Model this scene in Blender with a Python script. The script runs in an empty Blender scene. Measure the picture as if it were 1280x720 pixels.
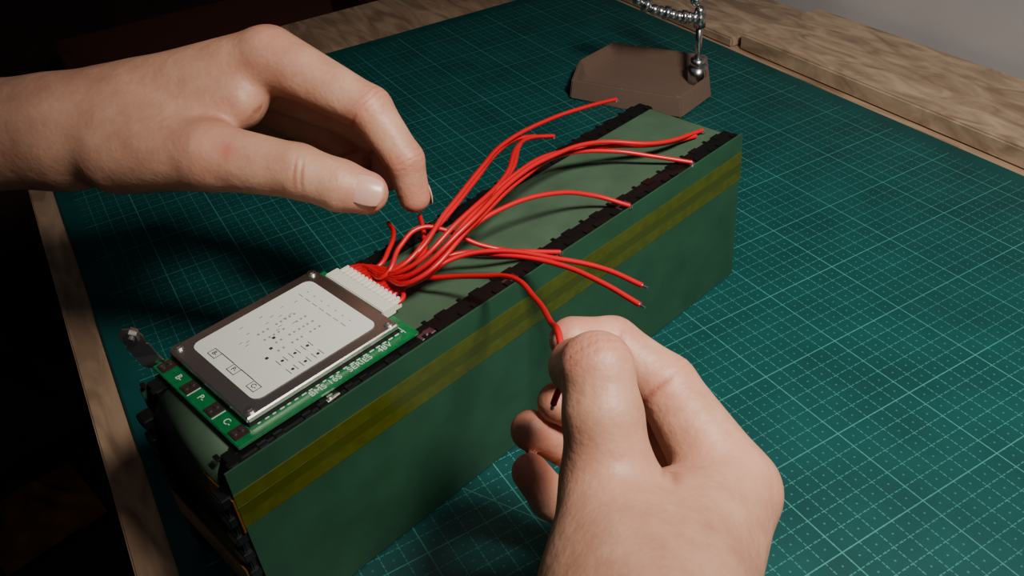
import bpy, bmesh, math, random
import numpy as np
from mathutils import Matrix, Vector
random.seed(4); rng=np.random.default_rng(3)
# ------------------------------------------------------------ camera (pose recovered from the battery pack edges)
R=np.array([[0.707812,-0.701679,-0.081537],[-0.468623,-0.380051,-0.797467],[0.528578,0.602667,-0.597827]])
CAM=np.array([-0.06455,-0.23797,0.33008])
L,W,H=0.3216,0.070,0.0947      # 16 cells long, one cell wide
cd=bpy.data.cameras.new('camera');co=bpy.data.objects.new('camera',cd);bpy.context.collection.objects.link(co)
M=R.T@np.diag([1,-1,-1]); co.matrix_world=Matrix([[*M[i],CAM[i]] for i in range(3)]+[[0,0,0,1]])
cd.sensor_width=36;cd.lens=31.23;cd.clip_start=.01
bpy.context.scene.camera=co
def pts(s):
    """world points written in tenths of a millimetre"""
    return [np.array([float(v) for v in p.split()])*1e-4 for p in s.split(',')]
# ------------------------------------------------------------ helpers
def mat(name,col,rough=.5,metal=0,noise=None,bump=None,**kw):
    m=bpy.data.materials.new(name);m.use_nodes=True;nt=m.node_tree;b=nt.nodes['Principled BSDF']
    b.inputs['Base Color'].default_value=(*col,1);b.inputs['Roughness'].default_value=rough;b.inputs['Metallic'].default_value=metal
    for k,v in kw.items(): b.inputs[k.replace('_',' ')].default_value=v
    tc=nt.nodes.new('ShaderNodeTexCoord')
    if noise:
        sc,amt=noise;n=nt.nodes.new('ShaderNodeTexNoise');n.inputs['Scale'].default_value=sc;n.inputs['Detail'].default_value=6
        nt.links.new(tc.outputs['Object'],n.inputs['Vector'])
        r=nt.nodes.new('ShaderNodeValToRGB');r.color_ramp.elements[0].position=.3;r.color_ramp.elements[1].position=.7
        r.color_ramp.elements[0].color=(*[c*(1-amt) for c in col],1);r.color_ramp.elements[1].color=(*[min(1,c*(1+amt)) for c in col],1)
        nt.links.new(n.outputs['Fac'],r.inputs[0]);nt.links.new(r.outputs[0],b.inputs['Base Color'])
    if bump:
        sc,st,di=bump;n=nt.nodes.new('ShaderNodeTexNoise');n.inputs['Scale'].default_value=sc;n.inputs['Detail'].default_value=5
        nt.links.new(tc.outputs['Object'],n.inputs['Vector'])
        bp=nt.nodes.new('ShaderNodeBump');bp.inputs['Strength'].default_value=st;bp.inputs['Distance'].default_value=di
        nt.links.new(n.outputs['Fac'],bp.inputs['Height']);nt.links.new(bp.outputs[0],b.inputs['Normal'])
    return m
def link(o,parent=None):
    bpy.context.collection.objects.link(o)
    if parent: o.parent=parent
    return o
def empty(name):
    e=bpy.data.objects.new(name,None);e.empty_display_size=.02;return link(e)
def meshobj(name,verts,faces,m,parent=None,smooth=False):
    me=bpy.data.meshes.new(name);me.from_pydata([tuple(map(float,v)) for v in verts],[],[list(map(int,f)) for f in faces]);me.update()
    if m: me.materials.append(m)
    if smooth: me.polygons.foreach_set('use_smooth',[True]*len(me.polygons))
    return link(bpy.data.objects.new(name,me),parent)
def bm_obj(name,bm,m,parent=None,smooth=False):
    me=bpy.data.meshes.new(name);bmesh.ops.recalc_face_normals(bm,faces=bm.faces);bm.to_mesh(me);bm.free()
    for x in (m if isinstance(m,list) else [m]): me.materials.append(x)
    if smooth: me.polygons.foreach_set('use_smooth',[True]*len(me.polygons))
    return link(bpy.data.objects.new(name,me),parent)
def add_box(bm,lo,hi,bev=0,rotz=0,mi=0,seg=2):
    lo=Vector(lo);hi=Vector(hi);c=(lo+hi)/2;s=hi-lo
    r=bmesh.ops.create_cube(bm,size=1,matrix=Matrix.Translation(c)@Matrix.Rotation(rotz,4,'Z')@Matrix.Diagonal((*s,1)))
    vs=r['verts'];fs={f for v in vs for f in v.link_faces}
    for f in fs:f.material_index=mi
    if bev:
        es={e for v in vs for e in v.link_edges};bmesh.ops.bevel(bm,geom=list(es),offset=bev,segments=seg,affect='EDGES')
def add_cyl(bm,c,r,h,ax=(0,0,1),seg=24,r2=None,mi=0):
    q=Vector(ax).normalized().to_track_quat('Z','Y').to_matrix().to_4x4()
    rr=bmesh.ops.create_cone(bm,cap_ends=True,segments=seg,radius1=r,radius2=r if r2 is None else r2,depth=h,matrix=Matrix.Translation(Vector(c))@q)
    for v in rr['verts']:
        for f in v.link_faces:f.material_index=mi
def box(name,lo,hi,m,parent=None,bev=0,rotz=0):
    bm=bmesh.new();add_box(bm,lo,hi,bev,rotz);return bm_obj(name,bm,m,parent)
def tubes(name,paths,r,m,parent=None,res=4):
    cu=bpy.data.curves.new(name,'CURVE');cu.dimensions='3D';cu.bevel_depth=r;cu.bevel_resolution=res;cu.resolution_u=10;cu.use_fill_caps=True
    for p in paths:
        s=cu.splines.new('BEZIER');s.bezier_points.add(len(p)-1)
        for b,q in zip(s.bezier_points,p): b.co=Vector([float(t) for t in q]);b.handle_left_type=b.handle_right_type='AUTO'
    o=bpy.data.objects.new('tmp',cu);bpy.context.collection.objects.link(o)
    me=bpy.data.meshes.new_from_object(o.evaluated_get(bpy.context.evaluated_depsgraph_get()))
    bpy.data.objects.remove(o);me.name=name;me.materials.clear();me.materials.append(m)
    me.polygons.foreach_set('use_smooth',[True]*len(me.polygons))
    return link(bpy.data.objects.new(name,me),parent)
def text(name,s,size,loc,rot,m,parent,ext=.00008):
    cu=bpy.data.curves.new(name,'FONT');cu.body=s;cu.size=size;cu.extrude=ext;cu.align_x='CENTER';cu.align_y='CENTER'
    o=bpy.data.objects.new('tmp',cu);bpy.context.collection.objects.link(o)
    me=bpy.data.meshes.new_from_object(o.evaluated_get(bpy.context.evaluated_depsgraph_get()))
    bpy.data.objects.remove(o);me.materials.clear();me.materials.append(m)
    o=link(bpy.data.objects.new(name,me),parent);o.location=loc;o.rotation_euler=(0,0,rot);return o
# ------------------------------------------------------------ materials
def wood(name,c1,c2,sc=(3,40,40)):
    m=bpy.data.materials.new(name);m.use_nodes=True;nt=m.node_tree;b=nt.nodes['Principled BSDF'];b.inputs['Roughness'].default_value=.65
    tc=nt.nodes.new('ShaderNodeTexCoord');mp=nt.nodes.new('ShaderNodeMapping');mp.inputs['Scale'].default_value=sc
    n=nt.nodes.new('ShaderNodeTexNoise');n.inputs['Scale'].default_value=1.6;n.inputs['Detail'].default_value=8;n.inputs['Distortion'].default_value=1.2
    r=nt.nodes.new('ShaderNodeValToRGB');r.color_ramp.elements[0].position=.35;r.color_ramp.elements[1].position=.65
    r.color_ramp.elements[0].color=(*c1,1);r.color_ramp.elements[1].color=(*c2,1)
    nt.links.new(tc.outputs['Object'],mp.inputs[0]);nt.links.new(mp.outputs[0],n.inputs[0]);nt.links.new(n.outputs[0],r.inputs[0]);nt.links.new(r.outputs[0],b.inputs['Base Color'])
    bp=nt.nodes.new('ShaderNodeBump');bp.inputs['Strength'].default_value=.3;bp.inputs['Distance'].default_value=.001
    nt.links.new(n.outputs[0],bp.inputs['Height']);nt.links.new(bp.outputs[0],b.inputs['Normal'])
    return m
M_wood=wood('plywood',(.22,.13,.08),(.42,.28,.18),(40,8,30))
M_wood2=wood('pine_plank',(.26,.17,.11),(.50,.36,.24),(45,14,30))
M_black=mat('black_plastic',(.005,.005,.005),.35)
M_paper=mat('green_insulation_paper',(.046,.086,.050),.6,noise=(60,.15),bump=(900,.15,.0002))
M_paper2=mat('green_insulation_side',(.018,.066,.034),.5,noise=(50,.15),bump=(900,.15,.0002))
M_tape=mat('polyimide_tape',(.064,.072,.003),.18,noise=(200,.15),Coat_Weight=.5)
M_tape2=mat('polyimide_tape_overlap',(.046,.056,.003),.18,Coat_Weight=.5)
M_amber=mat('amber_tape',(.13,.05,.006),.25)
M_alu=mat('brushed_aluminium',(.66,.63,.60),.33,1,bump=(1500,.1,.0001))
M_nickel=mat('nickel',(.72,.69,.65),.28,1)
M_label=mat('paper_label',(.75,.75,.69),.5)
M_ink=mat('black_ink',(.03,.03,.03),.6)
M_grey=mat('grey_ink',(.28,.28,.27),.6)
M_pcb=mat('green_solder_mask',(.004,.14,.04),.3,noise=(400,.2))
M_silk=mat('silkscreen',(.55,.62,.55),.5)
M_pad=mat('pad',(.045,.028,.022),.35,.3)
M_conn=mat('white_nylon',(.74,.70,.60),.45)
M_red=mat('red_silicone',(.56,.002,.010),.38)
M_tin=mat('tinned_tip',(.8,.8,.8),.25,1)
M_steel=mat('steel',(.6,.6,.6),.25,1)
M_acr=mat('smoky_plastic',(.27,.175,.135),.2,Transmission_Weight=.4,IOR=1.3)
M_wall=mat('painted_wall',(.60,.57,.58),.8,noise=(8,.08),bump=(60,.2,.001))
M_floor=mat('floor_dark',(.02,.014,.012),.7,noise=(6,.3))
M_back=mat('dark_panelling',(.065,.026,.018),.7,noise=(5,.4))
M_cloth=mat('dark_cloth',(.02,.018,.022),.9,noise=(12,.4))
M_sleeve=mat('sleeve_cloth',(.03,.03,.035),.9,noise=(60,.3),bump=(300,.4,.001))
M_crate=mat('dark_red_crate',(.14,.04,.026),.6)
M_orange=mat('orange_rag',(.16,.06,.012),.9,noise=(20,.5))
# mat material
m=bpy.data.materials.new('cutting_mat_green');m.use_nodes=True;nt=m.node_tree;b=nt.nodes['Principled BSDF'];b.inputs['Roughness'].default_value=.5
tc=nt.nodes.new('ShaderNodeTexCoord');sx=nt.nodes.new('ShaderNodeSeparateXYZ');nt.links.new(tc.outputs['Object'],sx.inputs[0])
def mm(op,a,b_=None,c=None):
    n=nt.nodes.new('ShaderNodeMath');n.operation=op
    for i,v in enumerate((a,b_,c)):
        if v is None: continue
        if isinstance(v,(int,float)): n.inputs[i].default_value=v
        else: nt.links.new(v,n.inputs[i])
    return n.outputs[0]
def lines(c,period,width):
    f=mm('FRACT',mm('ADD',mm('DIVIDE',c,period),100.5));d=mm('ABSOLUTE',mm('SUBTRACT',f,.5));return mm('LESS_THAN',d,width/2/period)
X,Y=sx.outputs[0],sx.outputs[1]
dashx=mm('GREATER_THAN',mm('FRACT',mm('ADD',mm('DIVIDE',X,.0025),100)),.35);dashy=mm('GREATER_THAN',mm('FRACT',mm('ADD',mm('DIVIDE',Y,.0025),100)),.35)
minor=mm('MAXIMUM',mm('MULTIPLY',lines(X,.01,.0005),dashy),mm('MULTIPLY',lines(Y,.01,.0005),dashx))
major=mm('MAXIMUM',lines(X,.05,.0006),lines(Y,.05,.0006))
dots=mm('MULTIPLY',lines(X,.005,.0009),lines(Y,.005,.0009))
diag=mm('MAXIMUM',mm('LESS_THAN',mm('ABSOLUTE',mm('SUBTRACT',mm('SUBTRACT',X,Y),.25)),.0004),mm('LESS_THAN',mm('ABSOLUTE',mm('SUBTRACT',mm('ADD',mm('MULTIPLY',X,1.732),Y),.55)),.0006))
fac=mm('MAXIMUM',mm('MAXIMUM',mm('MULTIPLY',minor,.65),mm('MULTIPLY',major,.85)),mm('MAXIMUM',mm('MULTIPLY',dots,.5),mm('MULTIPLY',diag,.6)))
inside=mm('MULTIPLY',mm('MULTIPLY',mm('GREATER_THAN',X,.012),mm('LESS_THAN',X,.567)),mm('LESS_THAN',Y,.885))
n2=nt.nodes.new('ShaderNodeTexNoise');n2.inputs['Scale'].default_value=9;n2.inputs['Detail'].default_value=6;nt.links.new(tc.outputs['Object'],n2.inputs[0])
wear=mm('ADD',mm('MULTIPLY',n2.outputs[0],.8),.20)
fac=mm('MULTIPLY',mm('MULTIPLY',fac,wear),mm('MULTIPLY',inside,.72))
n=nt.nodes.new('ShaderNodeTexNoise');n.inputs['Scale'].default_value=25;n.inputs['Detail'].default_value=8;nt.links.new(tc.outputs['Object'],n.inputs[0])
r=nt.nodes.new('ShaderNodeValToRGB');r.color_ramp.elements[0].position=.3;r.color_ramp.elements[1].position=.7
r.color_ramp.elements[0].color=(.0005,.046,.044,1);r.color_ramp.elements[1].color=(.0015,.068,.064,1);nt.links.new(n.outputs[0],r.inputs[0])
mx=nt.nodes.new('ShaderNodeMix');mx.data_type='RGBA';nt.links.new(fac,mx.inputs[0]);nt.links.new(r.outputs[0],mx.inputs[6]);mx.inputs[7].default_value=(.12,.50,.43,1)
nt.links.new(mx.outputs[2],b.inputs['Base Color']);M_mat=m
# ------------------------------------------------------------ room and table (frame of the mat)
TH=-math.atan2(.25,.968)
ex=np.array([.968,-.25,0]);ey=np.array([.25,.968,0])
def T(x,y,z=0): return ex*x+ey*y+np.array([0,0,z])
def trot(o): o.rotation_euler=(0,0,TH);return o
def tb(name,x0,x1,y0,y1,z0,z1,m,parent=None,bev=0):
    o=box(name,(0,0,0),(x1-x0,y1-y0,z1-z0),m,parent,bev);o.location=T(x0,y0,z0);return trot(o)
tb('cutting_mat',-.034,.545,-.30,.60,0,.003,M_mat,None,.0008).location.z=-.003
table=empty('workbench')
tb('top',-.052,.655,-.55,.72,-.028,-.0032,M_wood,table,.001)
for i,(a,c) in enumerate([(-.03,-.5),(.58,-.5),(-.03,.65),(.58,.65)]): tb('leg_%d'%i,a,a+.05,c,c+.05,-.75,-.028,M_wood,table)
tb('wooden_plank',.556,.652,-.30,.345,-.0032,.012,M_wood2,None,.0015)
tb('wooden_plank.001',.552,.65,.352,.71,-.0032,.006,M_wood2,None,.0015)
tb('wall_right',.665,.76,-1.5,1.6,-.75,1.5,M_wall)
tb('wall_back',-1.6,.665,1.5,1.6,-.75,1.5,M_back)
tb('wall_left',-1.7,-1.6,-1.5,1.6,-.75,1.5,M_back)
tb('floor',-1.7,.76,-1.5,1.6,-.80,-.75,M_floor)
# clutter beside the table
crate=empty('storage_crate')
for nm,a in {'side_a':(.02,.50,1.00,1.015,-.745,-.15),'side_b':(.02,.50,1.335,1.35,-.745,-.15),'side_c':(.02,.035,1.015,1.335,-.745,-.15),'side_d':(.485,.50,1.015,1.335,-.745,-.15),'base':(.02,.50,1.00,1.35,-.75,-.735),'rim':(.01,.51,.985,1.00,-.18,-.15)}.items():
    tb(nm,*a,M_crate,crate,.003)
def rag(name,size,hgt,loc,m,ph):
    bm=bmesh.new();bmesh.ops.create_grid(bm,x_segments=60,y_segments=60,size=size)
    for v in bm.verts:
        x,y=v.co.x,v.co.y;k=size*.65
        v.co.z=hgt*math.exp(-((x/k)**2+(y/k)**2))*(1+.4*math.sin(8.3*x/size+2.9*y/size+ph)*math.cos(7.3*y/size+ph))+.004
    o=bm_obj(name,bm,m,None,True);o.location=loc
rag('crumpled_dark_cloth',.17,.16,T(-.28,1.28,-.75),M_cloth,0)
rag('crumpled_orange_rag',.08,.05,T(-.27,.97,-.75),M_orange,2)
# ------------------------------------------------------------ battery pack
bp=empty('battery_pack')
bm=bmesh.new()
r=.012
prof=[(0,0),(L,0),(L,H-.0015)]+[(r-r*math.sin(a),H-.0015-r+r*math.cos(a)) for a in np.linspace(0,math.pi/2,9)]
vs=[[bm.verts.new((x,y,z)) for x,z in prof] for y in (0.0008,W-.0008)]
bm.faces.new(vs[0]);bm.faces.new(vs[1][::-1]);n_=len(prof)
for i in range(n_): bm.faces.new((vs[0][i],vs[1][i],vs[1][(i+1)%n_],vs[0][(i+1)%n_]))
bm_obj('cell_block',bm,M_black,bp)
bm=bmesh.new();r=.011;pr=[(-.0012,.012)]+[(r-.0012-r*math.cos(a),H-r+r*math.sin(a)) for a in np.linspace(0,math.pi/2,10)]+[(L-.003,H+.0002)]
va=[bm.verts.new((x,.0105,z)) for x,z in pr];vb=[bm.verts.new((x,.0605,z)) for x,z in pr]
for i in range(len(pr)-1): bm.faces.new((va[i],vb[i],vb[i+1],va[i+1]))
o=bm_obj('top_paper',bm,M_paper,bp,False);o.modifiers.new('s','SOLIDIFY').thickness=.0004
for p_ in list(o.data.polygons)[:10]: p_.use_smooth=True
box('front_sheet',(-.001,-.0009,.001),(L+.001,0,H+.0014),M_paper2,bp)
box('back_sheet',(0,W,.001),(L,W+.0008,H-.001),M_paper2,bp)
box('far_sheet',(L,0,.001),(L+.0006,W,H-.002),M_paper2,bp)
box('tape_band',(-.0012,-.0012,H-.028),(L+.0012,-.0009,H-.010),M_tape,bp)
box('tape_overlap',(-.0012,-.00126,H-.0215),(L+.0012,-.0009,H-.0165),M_tape2,bp)
box('tape_wrap',(-.0022,-.0012,H-.030),(-.0014,.020,H-.012),M_amber,bp)
box('tape_wrap_low',(-.0072,-.0005,.030),(-.0066,.062,.046),M_amber,bp)
bm=bmesh.new()
for y0,y1 in ((.0005,.0100),(.0600,.0695)):
    add_box(bm,(.003,y0,H-.003),(L-.001,y1,H+.0006))
    for i in range(16):
        x=.0101+i*.0201
        add_box(bm,(x-.0085,y0+.0005,H),(x-.0045,y0+.0035,H+.0013),.0002)
        add_box(bm,(x+.0045,y0+.0005,H),(x+.0085,y0+.0035,H+.0013),.0002)
        add_box(bm,(x-.003,y0+.0055,H),(x+.003,y1+.0010,H+.0009),.0002)
        add_box(bm,(x-.0095,y1-.002,H),(x-.0075,y1+.0018,H+.0008),.0002)
bm_obj('cell_holder_rails',bm,M_black,bp)
bm=bmesh.new()
for x in (.048,.0975,.147,.226): add_box(bm,(x-.004,.0020,H+.0004),(x+.004,.0060,H+.0010),.0002,rotz=.1);add_cyl(bm,(x,.004,H+.0013),.0014,.0012,seg=12)
for x in (.160,.24): add_box(bm,(x-.005,.0635,H+.0004),(x+.005,.0685,H+.0010),.0002)
bm_obj('nickel_tabs',bm,M_nickel,bp)
bm=bmesh.new()
for y in (.004,.0655):
    add_box(bm,(-.004,y-.003,.002),(.002,y+.003,H-.012),.0006)
    for k in range(8): add_box(bm,(-.006,y-.004,.006+k*.0105),(0,y+.004,.011+k*.0105),.0006)
bm_obj('end_ribs',bm,M_black,bp)
# upright terminal bracket: one flat bent strip with a rounded, drilled end and a bolt
bm=bmesh.new();wd=Vector((.80,-.60,0)).normalized()
cl=[(.024,.0705,H+.0010),(.014,.0725,H+.0012),(.0105,.0745,H+.003),(.009,.0762,H+.008),(.0078,.0775,H+.0140)]
prev=None;hw=.0046
for p in cl:
    p=Vector(p);c=(bm.verts.new(p-wd*hw),bm.verts.new(p+wd*hw))
    if prev: bm.faces.new((prev[0],prev[1],c[1],c[0]))
    prev=c
up=(Vector(cl[-1])-Vector(cl[-2])).normalized();ec=Vector(cl[-1])+up*.004
ri=[bm.verts.new(ec+(wd*math.cos(k*math.pi/12)+up*math.sin(k*math.pi/12))*.0021) for k in range(24)]
ro=[]
for k in range(24):
    a=k*math.pi/12
    if a<=math.pi+1e-6: ro.append(bm.verts.new(ec+(wd*math.cos(a)+up*math.sin(a))*hw))
    else:
        t=(a-math.pi)/math.pi;ro.append(bm.verts.new(ec-up*.004+wd*hw*(2*t-1)))
for k in range(24): bm.faces.new((ro[k],ro[(k+1)%24],ri[(k+1)%24],ri[k]))
o=bm_obj('terminal_bracket',bm,M_nickel,bp);o.modifiers.new('s','SOLIDIFY').thickness=.0009
nrm=wd.cross(up);bm=bmesh.new()
if nrm.y>0: nrm=-nrm
add_cyl(bm,ec+nrm*.0016,.0031,.0018,nrm,seg=6);add_cyl(bm,ec+nrm*.0030,.0015,.0016,nrm,seg=12);add_cyl(bm,ec-nrm*.0018,.0031,.0018,nrm,seg=6);bm_obj('bracket_bolt',bm,M_steel,bp)
# ------------------------------------------------------------ BMS
bms=empty('battery_management_board')
zb=H+.0022
box('circuit_board',(.0085,.0045,zb),(.0945,.0730,zb+.0016),M_pcb,bms,.0003)
box('under_plate',(.017,.0103,zb+.0016),(.089,.0723,zb+.0035),M_black,bms)
zt=H+.0082
bm=bmesh.new();add_box(bm,(.0168,.0103,zb+.0032),(.0893,.0723,zt),.0006)
bm_obj('heat_plate',bm,M_alu,bms)
bm=bmesh.new()
for x in (.0200,.0862):
    for y in (.0134,.0692):
        add_cyl(bm,(x,y,zt+.0005),.0019,.0010,seg=20);add_cyl(bm,(x,y,zt+.0012),.0011,.0006,seg=6)
bm_obj('screws',bm,M_nickel,bms)
bm=bmesh.new();x0,x1,y0,y1=.0240,.0830,.0160,.0665;rc=.004;pl=[]
for cx,cy,a0 in ((x1-rc,y1-rc,0),(x0+rc,y1-rc,90),(x0+rc,y0+rc,180),(x1-rc,y0+rc,270)):
    for k in range(7): a=math.radians(a0+k*15);pl.append(bm.verts.new((cx+rc*math.cos(a),cy+rc*math.sin(a),zt+.0003)))
bm.faces.new(pl);o=bm_obj('label',bm,M_label,bms)
bm=bmesh.new();zl=zt+.0004
def rect(x0,x1,y0,y1,t=.00025):
    for a in ((x0,x1,y0,y0+t),(x0,x1,y1-t,y1),(x0,x0+t,y0,y1),(x1-t,x1,y0,y1)): add_box(bm,(a[0],a[2],zl),(a[1],a[3],zl+.00008))
for y in (.021,.036,.051): rect(.0262,.0302,y,y+.0055)
for y in (.0268,.0418): add_box(bm,(.0300,y,zl),(.0303,y+.0095,zl+.00008))
for i in range(6):
    x=.042+.006*(i%3);y=.0185+.0075*(i//3);add_cyl(bm,(x+.002,y+.002,zl),.0007,.00008,seg=10)
    for s_ in (0,.0034): add_box(bm,(x+s_,y,zl),(x+s_+.0002,y+.004,zl+.00008))
bm_obj('label_print',bm,M_ink,bms)
bm=bmesh.new()
for i in range(10):
    for j in range(4):
        if rng.random()<.75:
            x=.046+i*.0022+.0004*rng.random();y=.034+j*.0052;add_box(bm,(x,y,zl),(x+.0008,y+.0011,zl+.00008))
for j in range(7):
    y=.026+j*.0052;add_box(bm,(.0735,y,zl),(.0738,y+.0035,zl+.00008));add_box(bm,(.077,y+.001,zl),(.0773,y+.0022,zl+.00008))
for k in range(16):
    x=.036+rng.random()*.034;y=.044+rng.random()*.018;add_box(bm,(x,y,zl),(x+.0016,y+.0004,zl+.00008))
bm_obj('label_fine_print',bm,M_grey,bms)
bm=bmesh.new()
for x,y in ((.0445,.0375),(.049,.0425),(.040,.0335)): add_box(bm,(x,y,zl),(x+.0013,y+.0014,zl+.0001))
bm_obj('label_marks',bm,M_ink,bms)
for s,y in (('C-',.0238),('P-',.0388),('B-',.0538)):
    text('print_'+s[0],s,.0030,(.0283,y,zl),-math.pi/2,M_ink,bms)
zs=zb+.0017
for s,y in (('C-',.0195),('P-',.0395),('B-',.0575)): text('silk_'+s[0],s,.0040,(.0127,y,zs),-math.pi/2,M_silk,bms)
text('silk_row','BMS 16S   SERIES   48V',.0042,(.062,.0074,zs),0,M_silk,bms)
bm=bmesh.new()
for k in range(22):
    x=.020+k*.0033;add_box(bm,(x,.0095,zs-.0001),(x+.0012+.001*rng.random(),.0101,zs+.0001))
add_box(bm,(.0902,.008,zs-.0001),(.0905,.020,zs+.0001))
for y in (.0255,.0450,.0655): add_box(bm,(.0095,y,zs-.0001),(.0155,y+.0004,zs+.0001))
bm_obj('silk_marks',bm,M_silk,bms)
bm=bmesh.new()
for y in (.0115,.0300,.0490,.0685):
    add_box(bm,(.0095,y-.0035,zs-.0001),(.0160,y+.0030,zs+.0004),.0003)
bm_obj('solder_pads',bm,M_pad,bms)
bm=bmesh.new()
for y in (.0115,.0300,.0490,.0685):
    for dx in (.0112,.0142): add_cyl(bm,(dx,y,zs+.0006),.0010,.0008,seg=14)
bm_obj('pad_pins',bm,M_steel,bms)
bm=bmesh.new();cy0,cy1=.0215,.0635
add_box(bm,(.0895,cy0,zb+.0016),(.0965,cy1,zb+.0066),.0004);add_box(bm,(.0955,cy0+.001,zb+.0018),(.1005,cy1-.001,zb+.0058),.0004)
for k in range(14): add_box(bm,(.0955,cy0+.002+k*.0028,zb+.0056),(.1007,cy0+.0032+k*.0028,zb+.0066))
bm_obj('connector',bm,M_conn,bms)
# ------------------------------------------------------------ wires
har=empty('red_wire_harness')
zc=zb+.0040
Wsrc=[(14,'1120 363 1080,1465 413 1180,1809 566 1180,2161 752 1120,2596 831 1060,2891 823 1020,3147 828 965'),
 (12,'1093 296 1100,1400 252 1220,1850 441 1160,2228 728 1080,2417 817 1020,2578 808 965'),
 (10,'1077 250 1100,1348 165 1240,1791 291 1240,2095 350 1200,2414 344 1140,2707 186 1060,3113 179 968'),
 (9,'1062 204 1100,1422 201 1200,1845 324 1190,2235 403 1130,2503 315 1060,2664 152 1010,2788 12 968'),
 (7,'1088 211 1090,1366 225 1160,1612 222 1180,1906 177 1140,2120 118 1050,2259 -2 968'),
 (6,'1082 265 1060,1304 250 1080,1479 126 1060,1752 -5 968'),
 (5,'1089 214 1080,1245 175 1120,1386 68 1140,1557 -196 1120,1641 -369 1100,1671 -550 1080'),
 (3,'1123 233 1060,1301 189 1100,1427 14 1120,1536 -214 1110,1562 -415 1100,1565 -622 1080'),
 (0,'1082 329 1030,1179 191 1060,1256 -16 1120,1279 -192 1180,1188 -412 1240,1022 -661 1356,861 -869 1455,846 -885 1375,826 -850 1226'),
 (8,'1078 313 1070,1231 338 1090,1341 460 1080,1461 636 1060'),
 (13,'1071 484 1040,1194 536 1060,1299 643 1040,1395 817 980'),
 (11,'1041 381 1060,1183 430 1120,1310 436 1150,1400 362 1120,1483 237 1050,1695 33 965'),
 (2,'1086 275 1040,1320 264 1100,1586 330 1160,1907 397 1180,2255 450 1120,2503 341 1080,2753 221 1020,3039 168 968'),
 (4,'1094 269 1060,1233 221 1140,1409 238 1200,1746 388 1170,1977 519 1120,2290 768 1060,2409 828 1020'),
 (15,'1070 371 1070,1356 377 1150,1716 513 1170,2061 710 1120,2285 804 1070,2445 826 1015')]
Wd=[]
for i,s in Wsrc:
    c=np.array([.0985,cy0+.0025+i*.0024,zc]);Wd.append([c-np.array([.003,0,0]),c+np.array([.004,0,.001])]+pts(s))
tubes('wires',Wd,.00115,M_red,har)
tips=[]
for i in (6,7,8):
    a,c=np.array(Wd[i][-2]),np.array(Wd[i][-1]);d=(c-a)/np.linalg.norm(c-a);tips.append([c-d*.001,c+d*.0025])
tubes('tinned_tips',tips,.0007,M_tin,har)
bm=bmesh.new()
for w in Wd[:6]: add_cyl(bm,w[-1]+np.array([0,0,-.0003]),.0016,.0016,seg=14,r2=.001)
bm_obj('solder_blobs',bm,M_tin,har)
# ------------------------------------------------------------ soldering stand
st=empty('helping_hand_stand')
lo=pts('4486 2476 0,4845 2706 0,5346 2729 0,5579 1822 0,5195 1526 0,4734 1486 0,4593 2008 0')
cen=sum(lo)/len(lo)
bm=bmesh.new();hh=.018
def ring(s,z): return [bm.verts.new(tuple(cen+(p-cen)*s+np.array([0,0,z]))) for p in lo]
R0_=ring(1,.0005);R1_=ring(.96,hh);R2_=ring(.90,hh);R3_=ring(.87,.005)
bm.faces.new(R0_[::-1]);bm.faces.new(R3_)
for a,c in ((R0_,R1_),(R1_,R2_),(R2_,R3_)):
    for k in range(len(a)): bm.faces.new((a[k],a[(k+1)%len(a)],c[(k+1)%len(a)],c[k]))
bmesh.ops.bevel(bm,geom=list(bm.edges),offset=.0012,segments=2,affect='EDGES')
bm_obj('tray_base',bm,M_acr,st)
pb=np.array([.5294,.1744,.018])
bm=bmesh.new();add_cyl(bm,pb+np.array([0,0,-.006]),.008,.014);add_cyl(bm,pb+np.array([0,0,.004]),.006,.008);add_cyl(bm,pb+np.array([0,0,.02]),.0028,.045)
add_cyl(bm,pb+np.array([0,0,.040]),.005,.010)
arm=[pb+np.array([0,0,.042]),pb+np.array([-.012,.012,.045]),pb+np.array([-.026,.026,.052]),pb+np.array([-.045,.045,.070])]
for k in range(13):
    t=k/12*3;i=min(2,int(t));q=arm[i]+(arm[i+1]-arm[i])*(t-i)
    bmesh.ops.create_uvsphere(bm,u_segments=14,v_segments=10,radius=.0046,matrix=Matrix.Translation(Vector(q)))
    if k%3==0: add_cyl(bm,q,.0058,.004,arm[min(i+1,3)]-arm[i],seg=8)
for k in range(6):
    q=pb+np.array([-.002*k,.003*k,.048+.009*k]);bmesh.ops.create_uvsphere(bm,u_segments=14,v_segments=10,radius=.0046,matrix=Matrix.Translation(Vector(q)))
bm_obj('post_and_ball_arms',bm,M_steel,st,True)
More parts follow.
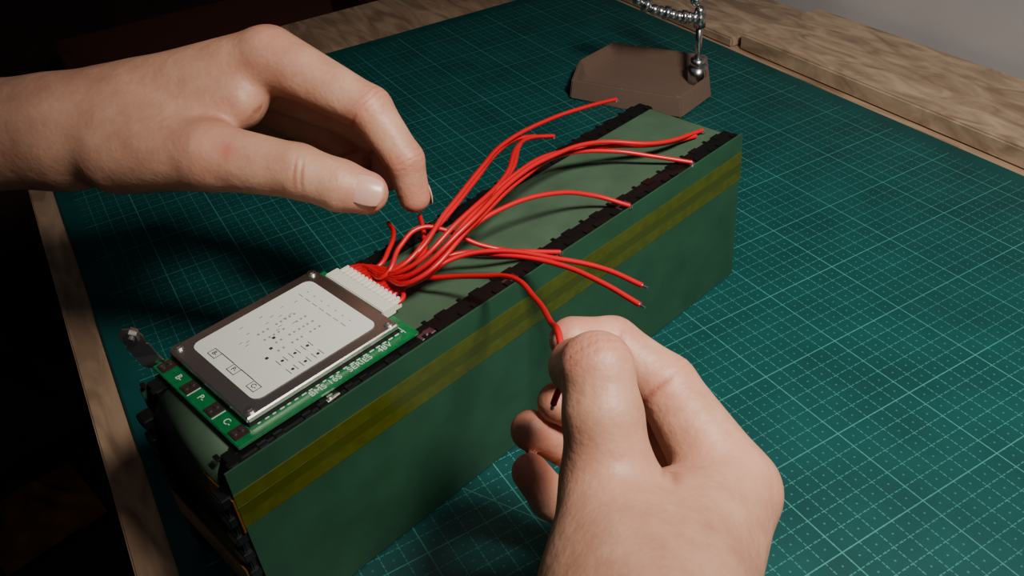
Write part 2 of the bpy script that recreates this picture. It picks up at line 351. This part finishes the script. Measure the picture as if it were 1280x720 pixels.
# ------------------------------------------------------------ hands
def smin(a,b,k):
    h=np.maximum(k-np.abs(a-b),0)/k;return np.minimum(a,b)-h*h*h*k/6
def surface_nets(D,org,h):
    nx,ny,nz=D.shape;s=D<0
    pos=np.zeros((nx-1,ny-1,nz-1,3),np.float32);cnt=np.zeros((nx-1,ny-1,nz-1),np.float32)
    for ax in range(3):
        for o1 in (0,1):
            for o2 in (0,1):
                off=[0,0,0];oth=[i for i in range(3) if i!=ax];off[oth[0]]=o1;off[oth[1]]=o2
                s0=tuple(slice(off[i],off[i]+D.shape[i]-1) for i in range(3));off2=list(off);off2[ax]=1
                s1=tuple(slice(off2[i],off2[i]+D.shape[i]-1) for i in range(3))
                d0,d1=D[s0],D[s1];cr=(d0<0)!=(d1<0);t=np.where(cr,d0/np.where(cr,d0-d1,1),0)
                for i in range(3): pos[...,i]+=np.where(cr,off[i]+(t if i==ax else 0),0)
                cnt+=cr
    act=cnt>0;idx=-np.ones(act.shape,np.int64);idx[act]=np.arange(act.sum());I=np.argwhere(act)
    V=(I+pos[act]/cnt[act][:,None])*h+org
    Fs=[]
    for ax in range(3):
        o=[i for i in range(3) if i!=ax];sl0=[slice(1,-1)]*3;sl0[ax]=slice(0,-1);sl1=list(sl0);sl1[ax]=slice(1,None)
        a,b_=s[tuple(sl0)],s[tuple(sl1)];E=np.argwhere(a!=b_)
        if not len(E): continue
        inside=a[tuple(E.T)];E=E.copy();E[:,o[0]]+=1;E[:,o[1]]+=1
        def g(d1,d2):
            q=E.copy();q[:,o[0]]-=d1;q[:,o[1]]-=d2;return idx[tuple(q.T)]
        Q=np.stack([g(1,1),g(0,1),g(0,0),g(1,0)],1)
        if ax==1: inside=~inside
        Q[~inside]=Q[~inside][:,::-1];Fs.append(Q)
    return V,np.concatenate(Fs)
def M_skin():
    m=bpy.data.materials.new('skin');m.use_nodes=True;nt=m.node_tree;b=nt.nodes['Principled BSDF']
    b.inputs['Roughness'].default_value=.5;b.inputs['Subsurface Weight'].default_value=.08;b.inputs['Subsurface Radius'].default_value=(1,.35,.2);b.inputs['Subsurface Scale'].default_value=.003
    tc=nt.nodes.new('ShaderNodeTexCoord')
    at=nt.nodes.new('ShaderNodeAttribute');at.attribute_name='red'
    ac=nt.nodes.new('ShaderNodeAttribute');ac.attribute_name='crease'
    n=nt.nodes.new('ShaderNodeTexNoise');n.inputs['Scale'].default_value=60;n.inputs['Detail'].default_value=7;n.inputs['Roughness'].default_value=.65;nt.links.new(tc.outputs['Object'],n.inputs[0])
    r=nt.nodes.new('ShaderNodeValToRGB');r.color_ramp.elements[0].position=.3;r.color_ramp.elements[1].position=.7
    r.color_ramp.elements[0].color=(.48,.225,.145,1);r.color_ramp.elements[1].color=(.64,.35,.235,1);nt.links.new(n.outputs[0],r.inputs[0])
    mx=nt.nodes.new('ShaderNodeMix');mx.data_type='RGBA';nt.links.new(at.outputs['Fac'],mx.inputs[0]);nt.links.new(r.outputs[0],mx.inputs[6]);mx.inputs[7].default_value=(.58,.17,.12,1)
    mul=nt.nodes.new('ShaderNodeMix');mul.data_type='RGBA';mul.blend_type='MULTIPLY';nt.links.new(ac.outputs['Fac'],mul.inputs[0]);nt.links.new(mx.outputs[2],mul.inputs[6]);mul.inputs[7].default_value=(.58,.38,.32,1)
    nt.links.new(mul.outputs[2],b.inputs['Base Color'])
    n2=nt.nodes.new('ShaderNodeTexNoise');n2.inputs['Scale'].default_value=520;n2.inputs['Detail'].default_value=4;nt.links.new(tc.outputs['Object'],n2.inputs[0])
    n3=nt.nodes.new('ShaderNodeTexNoise');n3.inputs['Scale'].default_value=60;n3.inputs['Detail'].default_value=3;nt.links.new(tc.outputs['Object'],n3.inputs[0])
    m3=nt.nodes.new('ShaderNodeMath');m3.operation='MULTIPLY';nt.links.new(n3.outputs[0],m3.inputs[0]);m3.inputs[1].default_value=5.
    ad=nt.nodes.new('ShaderNodeMath');ad.operation='MULTIPLY_ADD';nt.links.new(n2.outputs[0],ad.inputs[0]);ad.inputs[1].default_value=1.0;nt.links.new(m3.outputs[0],ad.inputs[2])
    sb=nt.nodes.new('ShaderNodeMath');sb.operation='MULTIPLY_ADD';nt.links.new(ac.outputs['Fac'],sb.inputs[0]);sb.inputs[1].default_value=-2.;nt.links.new(ad.outputs[0],sb.inputs[2])
    bu=nt.nodes.new('ShaderNodeBump');bu.inputs['Strength'].default_value=.42;bu.inputs['Distance'].default_value=.0005
    nt.links.new(sb.outputs[0],bu.inputs['Height']);nt.links.new(bu.outputs[0],b.inputs['Normal'])
    return m
SKIN=M_skin();M_nail=mat('fingernail',(.66,.36,.28),.32)
def hand(name,palm,fingers,nails,h=.0010,kp=.014,kf=.007,spots=(),folds=(),sleeve=None):
    allp=[p for q in palm for p in (q[0],q[2])]+[p for f in fingers.values() for p,_ in f]
    lo=np.min(allp,0)-.035;hi=np.max(allp,0)+.035
    nn=((hi-lo)/h).astype(int)+1
    gx,gy,gz=[(lo[i]+h*np.arange(nn[i])).astype(np.float32) for i in range(3)]
    GX,GY,GZ=gx[:,None,None],gy[None,:,None],gz[None,None,:]
    def cone(a,ra,b_,rb):
        ab=b_-a;l2=float(ab@ab)+1e-12
        t=np.clip(((GX-a[0])*ab[0]+(GY-a[1])*ab[1]+(GZ-a[2])*ab[2])/l2,0,1).astype(np.float32)
        return np.sqrt((GX-a[0]-t*ab[0])**2+(GY-a[1]-t*ab[1])**2+(GZ-a[2]-t*ab[2])**2)-(ra+(rb-ra)*t)
    D=None
    for q in palm:
        c=cone(*q);D=c if D is None else smin(D,c,kp)
    FU=None
    for f in fingers.values():
        fd=None
        for (a,ra),(b_,rb) in zip(f,f[1:]):
            c=cone(a,ra,b_,rb);fd=c if fd is None else smin(fd,c,.004)
        FU=fd if FU is None else smin(FU,fd,.0012)
    D=smin(D,FU,kf)
    V,Q=surface_nets(D,lo,h)
    V=V.astype(float)
    red=np.zeros(len(V));cre=np.zeros(len(V))
    for p,rr,st_ in spots: red=np.maximum(red,st_*np.exp(-(np.linalg.norm(V-p,axis=1)/rr)**2))
    for a,b_,s_ in folds:
        ab=b_-a;t=np.clip((V-a)@ab/(ab@ab),0,1);dd=np.linalg.norm(V-a-t[:,None]*ab,axis=1)
        cr_=np.cross(ab/np.linalg.norm(ab),s_/np.linalg.norm(s_));ac_=np.abs((V-a)@cr_)
        cre=np.maximum(cre,.7*np.exp(-(ac_/.0009)**2)*(dd<.012)*np.sin(np.pi*np.clip(t,.02,.98)))
    for nm,f in fingers.items():
        n=len(f);tip=f[-1][0];red=np.maximum(red,.75*np.exp(-(np.linalg.norm(V-tip,axis=1)/.011)**2))
        for j in range(0,n-1):
            J,rj=f[j];nx_=f[j+1][0]-J;nx_/=np.linalg.norm(nx_)
            rel=V-J;dist=np.linalg.norm(rel,axis=1)
            if j==0:
                red=np.maximum(red,.35*np.exp(-(dist/.018)**2));continue
            pv=J-f[j-1][0];pv/=np.linalg.norm(pv);Tn=(nx_+pv);Tn/=np.linalg.norm(Tn);N=pv-nx_
            if np.linalg.norm(N)<.35: continue
            N/=np.linalg.norm(N)
            a=rel@Tn;sd=rel@N
            near=np.clip(1.9-dist/rj,0,1)
            red=np.maximum(red,.4*near*np.exp(-(a/.008)**2))
            dors=np.clip(sd/rj*2,0,1);palmr=np.clip(-sd/rj*2,0,1)
            w=np.exp(-(a/.0045)**2)*near
            a2=a+.0002*np.sin(rel@np.cross(Tn,N)*700)
            cre=np.maximum(cre,w*dors*np.clip(np.cos(a2*2*np.pi/.0030)*1.3-.35,0,1)*.45)
            cre=np.maximum(cre,near*palmr*np.exp(-(a/.0011)**2)*.8)
    e=empty(name)
    o=meshobj('skin_surface',V,Q,SKIN,e,True)
    for an,arr in (('red',red),('crease',cre)):
        at=o.data.attributes.new(an,'FLOAT','POINT');at.data.foreach_set('value',arr.astype(np.float32))
    sm=o.modifiers.new('smooth','SMOOTH');sm.factor=.5;sm.iterations=3
    for k,(c,ax,nr,wd,ln,Rc) in enumerate(nails):
        ax=ax/np.linalg.norm(ax);nr=nr-ax*(nr@ax);nr/=np.linalg.norm(nr);sdv=np.cross(ax,nr)
        vs=[];fs=[];nu,nv=14,14
        for i in range(nu+1):
            for j in range(nv+1):
                u=-1+2*i/nu;v=-1+2*j/nv
                uu=u*math.sqrt(max(0,1-v*v*.42));vv=v*math.sqrt(max(0,1-u*u*.35))
                ang=uu*wd/2/Rc
                vs.append(c+ax*vv*ln/2+sdv*Rc*math.sin(ang)+nr*(Rc*(math.cos(ang)-1)-.0012*vv*vv))
        for i in range(nu):
            for j in range(nv):
                a=i*(nv+1)+j;fs.append((a,a+1,a+nv+2,a+nv+1))
        q=meshobj('nail_%d'%k,vs,fs,M_nail,e,True);q.modifiers.new('s','SOLIDIFY').thickness=.0005
    if sleeve:
        a,b_,ra,rb=sleeve;ax=b_-a;ln=np.linalg.norm(ax);ax=ax/ln;u=np.cross(ax,[0,0,1.]);u/=np.linalg.norm(u);v=np.cross(u,ax)
        vs=[];fs=[];ns,nr_=36,40
        for i in range(nr_+1):
            t=i/nr_;rr=ra+(rb-ra)*t+.0012*math.sin(i*1.7)+.0006*math.sin(i*.6)
            for k in range(ns):
                an=2*math.pi*k/ns;q=rr*(1+.03*math.sin(3*an+i*.5))
                vs.append(a+ax*ln*t+(u*math.cos(an)+v*math.sin(an))*q)
        for i in range(nr_):
            for k in range(ns): fs.append((i*ns+k,i*ns+(k+1)%ns,(i+1)*ns+(k+1)%ns,(i+1)*ns+k))
        fs.append(tuple(nr_*ns+k for k in range(ns)))
        q=meshobj('sleeve',vs,fs,M_sleeve,e,True);q.modifiers.new('s','SOLIDIFY').thickness=.002
    return e
def chain(s,rs): return [(p,r_*.001) for p,r_ in zip(pts(s),rs)]
TOCAM=np.array([-.5286,-.6027,.5978])
# --- hand reaching in from the left
q=pts('-422 2965 1527,446 2020 1509,720 1798 1527,699 1916 1544,1250 1435 1713,711 2000 1472,1278 1584 1604,722 2083 1398,1269 1759 1471,718 2116 1344,1242 1910 1349,564 1696 1454,801 1257 1472,759 1647 1493,1072 1385 1589')
palm=[(q[0],.029,q[1],.0265),(q[1],.0265,q[2],.025),(q[3],.022,q[4],.0165),(q[5],.02,q[6],.014),(q[7],.019,q[8],.013),(q[9],.018,q[10],.012),(q[11],.020,q[12],.0155),(q[13],.018,q[14],.012)]
fing={'index':chain('1276 1367 1752,1444 867 1563,1459 678 1352,1450 639 1171',(15,10.5,8.8,7.6)),
 'middle':chain('1288 1557 1586,1531 1174 1398,1598 1002 1250,1503 917 1163',(13,10.2,8.8,7.6)),
 'ring':chain('1265 1756 1464,1467 1362 1280,1490 1136 1172,1365 1098 1141',(12,9.6,8.4,7.2)),
 'little':chain('1238 1906 1342,1425 1588 1186,1405 1375 1120,1285 1311 1117',(11,8.2,7.2,6.4)),
 'thumb':chain('801 1257 1472,1019 884 1422,1119 718 1360,1192 631 1320',(15.5,12.2,11.4,9.8))}
x_=pts('1191 635 1323,1455 643 1180,804 1062 1562,1012 825 1540,916 773 1404,1025 800 1527,937 746 1395,976 1222 1592,1135 1188 1697')
ntb=np.array([-.4531,-.6945,.5721]);ni=np.array([.9213,-.1951,-.1348])
nl=[(x_[0]+ntb/np.linalg.norm(ntb)*.0103,fing['thumb'][3][0]-fing['thumb'][2][0],ntb,.0145,.0165,.0098),
    (x_[1]+ni/np.linalg.norm(ni)*.0078,fing['index'][3][0]-fing['index'][2][0],ni,.011,.012,.0078)]
hand('human_hand',palm,fing,nl,spots=[(x_[2],.004,.8)],folds=[(x_[3],x_[4],TOCAM),(x_[5],x_[6],TOCAM),(x_[7],x_[8],TOCAM)],
 sleeve=(q[0]+(q[1]-q[0])*.2,q[0]-(q[1]-q[0])*1.9,.033,.046))
# --- hand reaching in from the bottom
q=pts('-409 -2186 945,64 -1835 1215,462 -1538 1147,1045 -1404 1012,1083 -1352 847,1086 -1278 673,1044 -1209 539,408 -1467 1172,667 -1227 1241,629 -1430 1120,834 -1333 1063')
palm=[(q[0],.034,q[1],.030),(q[1],.030,q[2],.0265),(q[2],.025,q[3],.0155),(q[2],.022,q[4],.014),(q[2],.02,q[5],.013),(q[2],.018,q[6],.012),(q[7],.021,q[8],.0145),(q[9],.017,q[10],.012)]
fing={'index':chain('1057 -1403 1024,1153 -1061 1202,1114 -861 1303,992 -793 1364',(15,10.6,9.2,8.0)),
 'middle':chain('1083 -1352 847,1140 -945 889,1062 -784 966,959 -733 1060',(13.5,9.8,8.6,7.4)),
 'ring':chain('1086 -1278 673,1072 -865 692,975 -716 841,864 -684 958',(12.5,9.2,8.2,7.6)),
 'little':chain('1044 -1209 539,906 -905 573,817 -806 727,764 -770 884',(11.5,8.3,7.6,6.8)),
 'thumb':chain('668 -1229 1240,742 -1142 1426,806 -1066 1526,843 -952 1440',(14,11.6,10.6,9.2))}
x_=pts('733 -1386 1340,907 -1361 1351,739 -1411 1320,891 -1398 1299')
hand('human_hand.001',palm,fing,[],folds=[(x_[0],x_[1],TOCAM),(x_[2],x_[3],TOCAM)],
 sleeve=(q[0]+(q[1]-q[0])*.25,q[0]+np.array([-.16,-.15,-.03]),.037,.05))
# ------------------------------------------------------------ lights
l=bpy.data.lights.new('desk_lamp','SPOT');l.energy=30;l.color=(1,.95,.86);l.spot_size=math.radians(76);l.spot_blend=1;l.shadow_soft_size=.06
o=link(bpy.data.objects.new('desk_lamp',l));o.location=(.16,-.36,.61);o.rotation_euler=(Vector((.31,.01,.0))-o.location).to_track_quat('-Z','Y').to_euler()
w=bpy.data.worlds.new('world');bpy.context.scene.world=w;w.use_nodes=True
w.node_tree.nodes['Background'].inputs[0].default_value=(.66,.68,.75,1);w.node_tree.nodes['Background'].inputs[1].default_value=.12
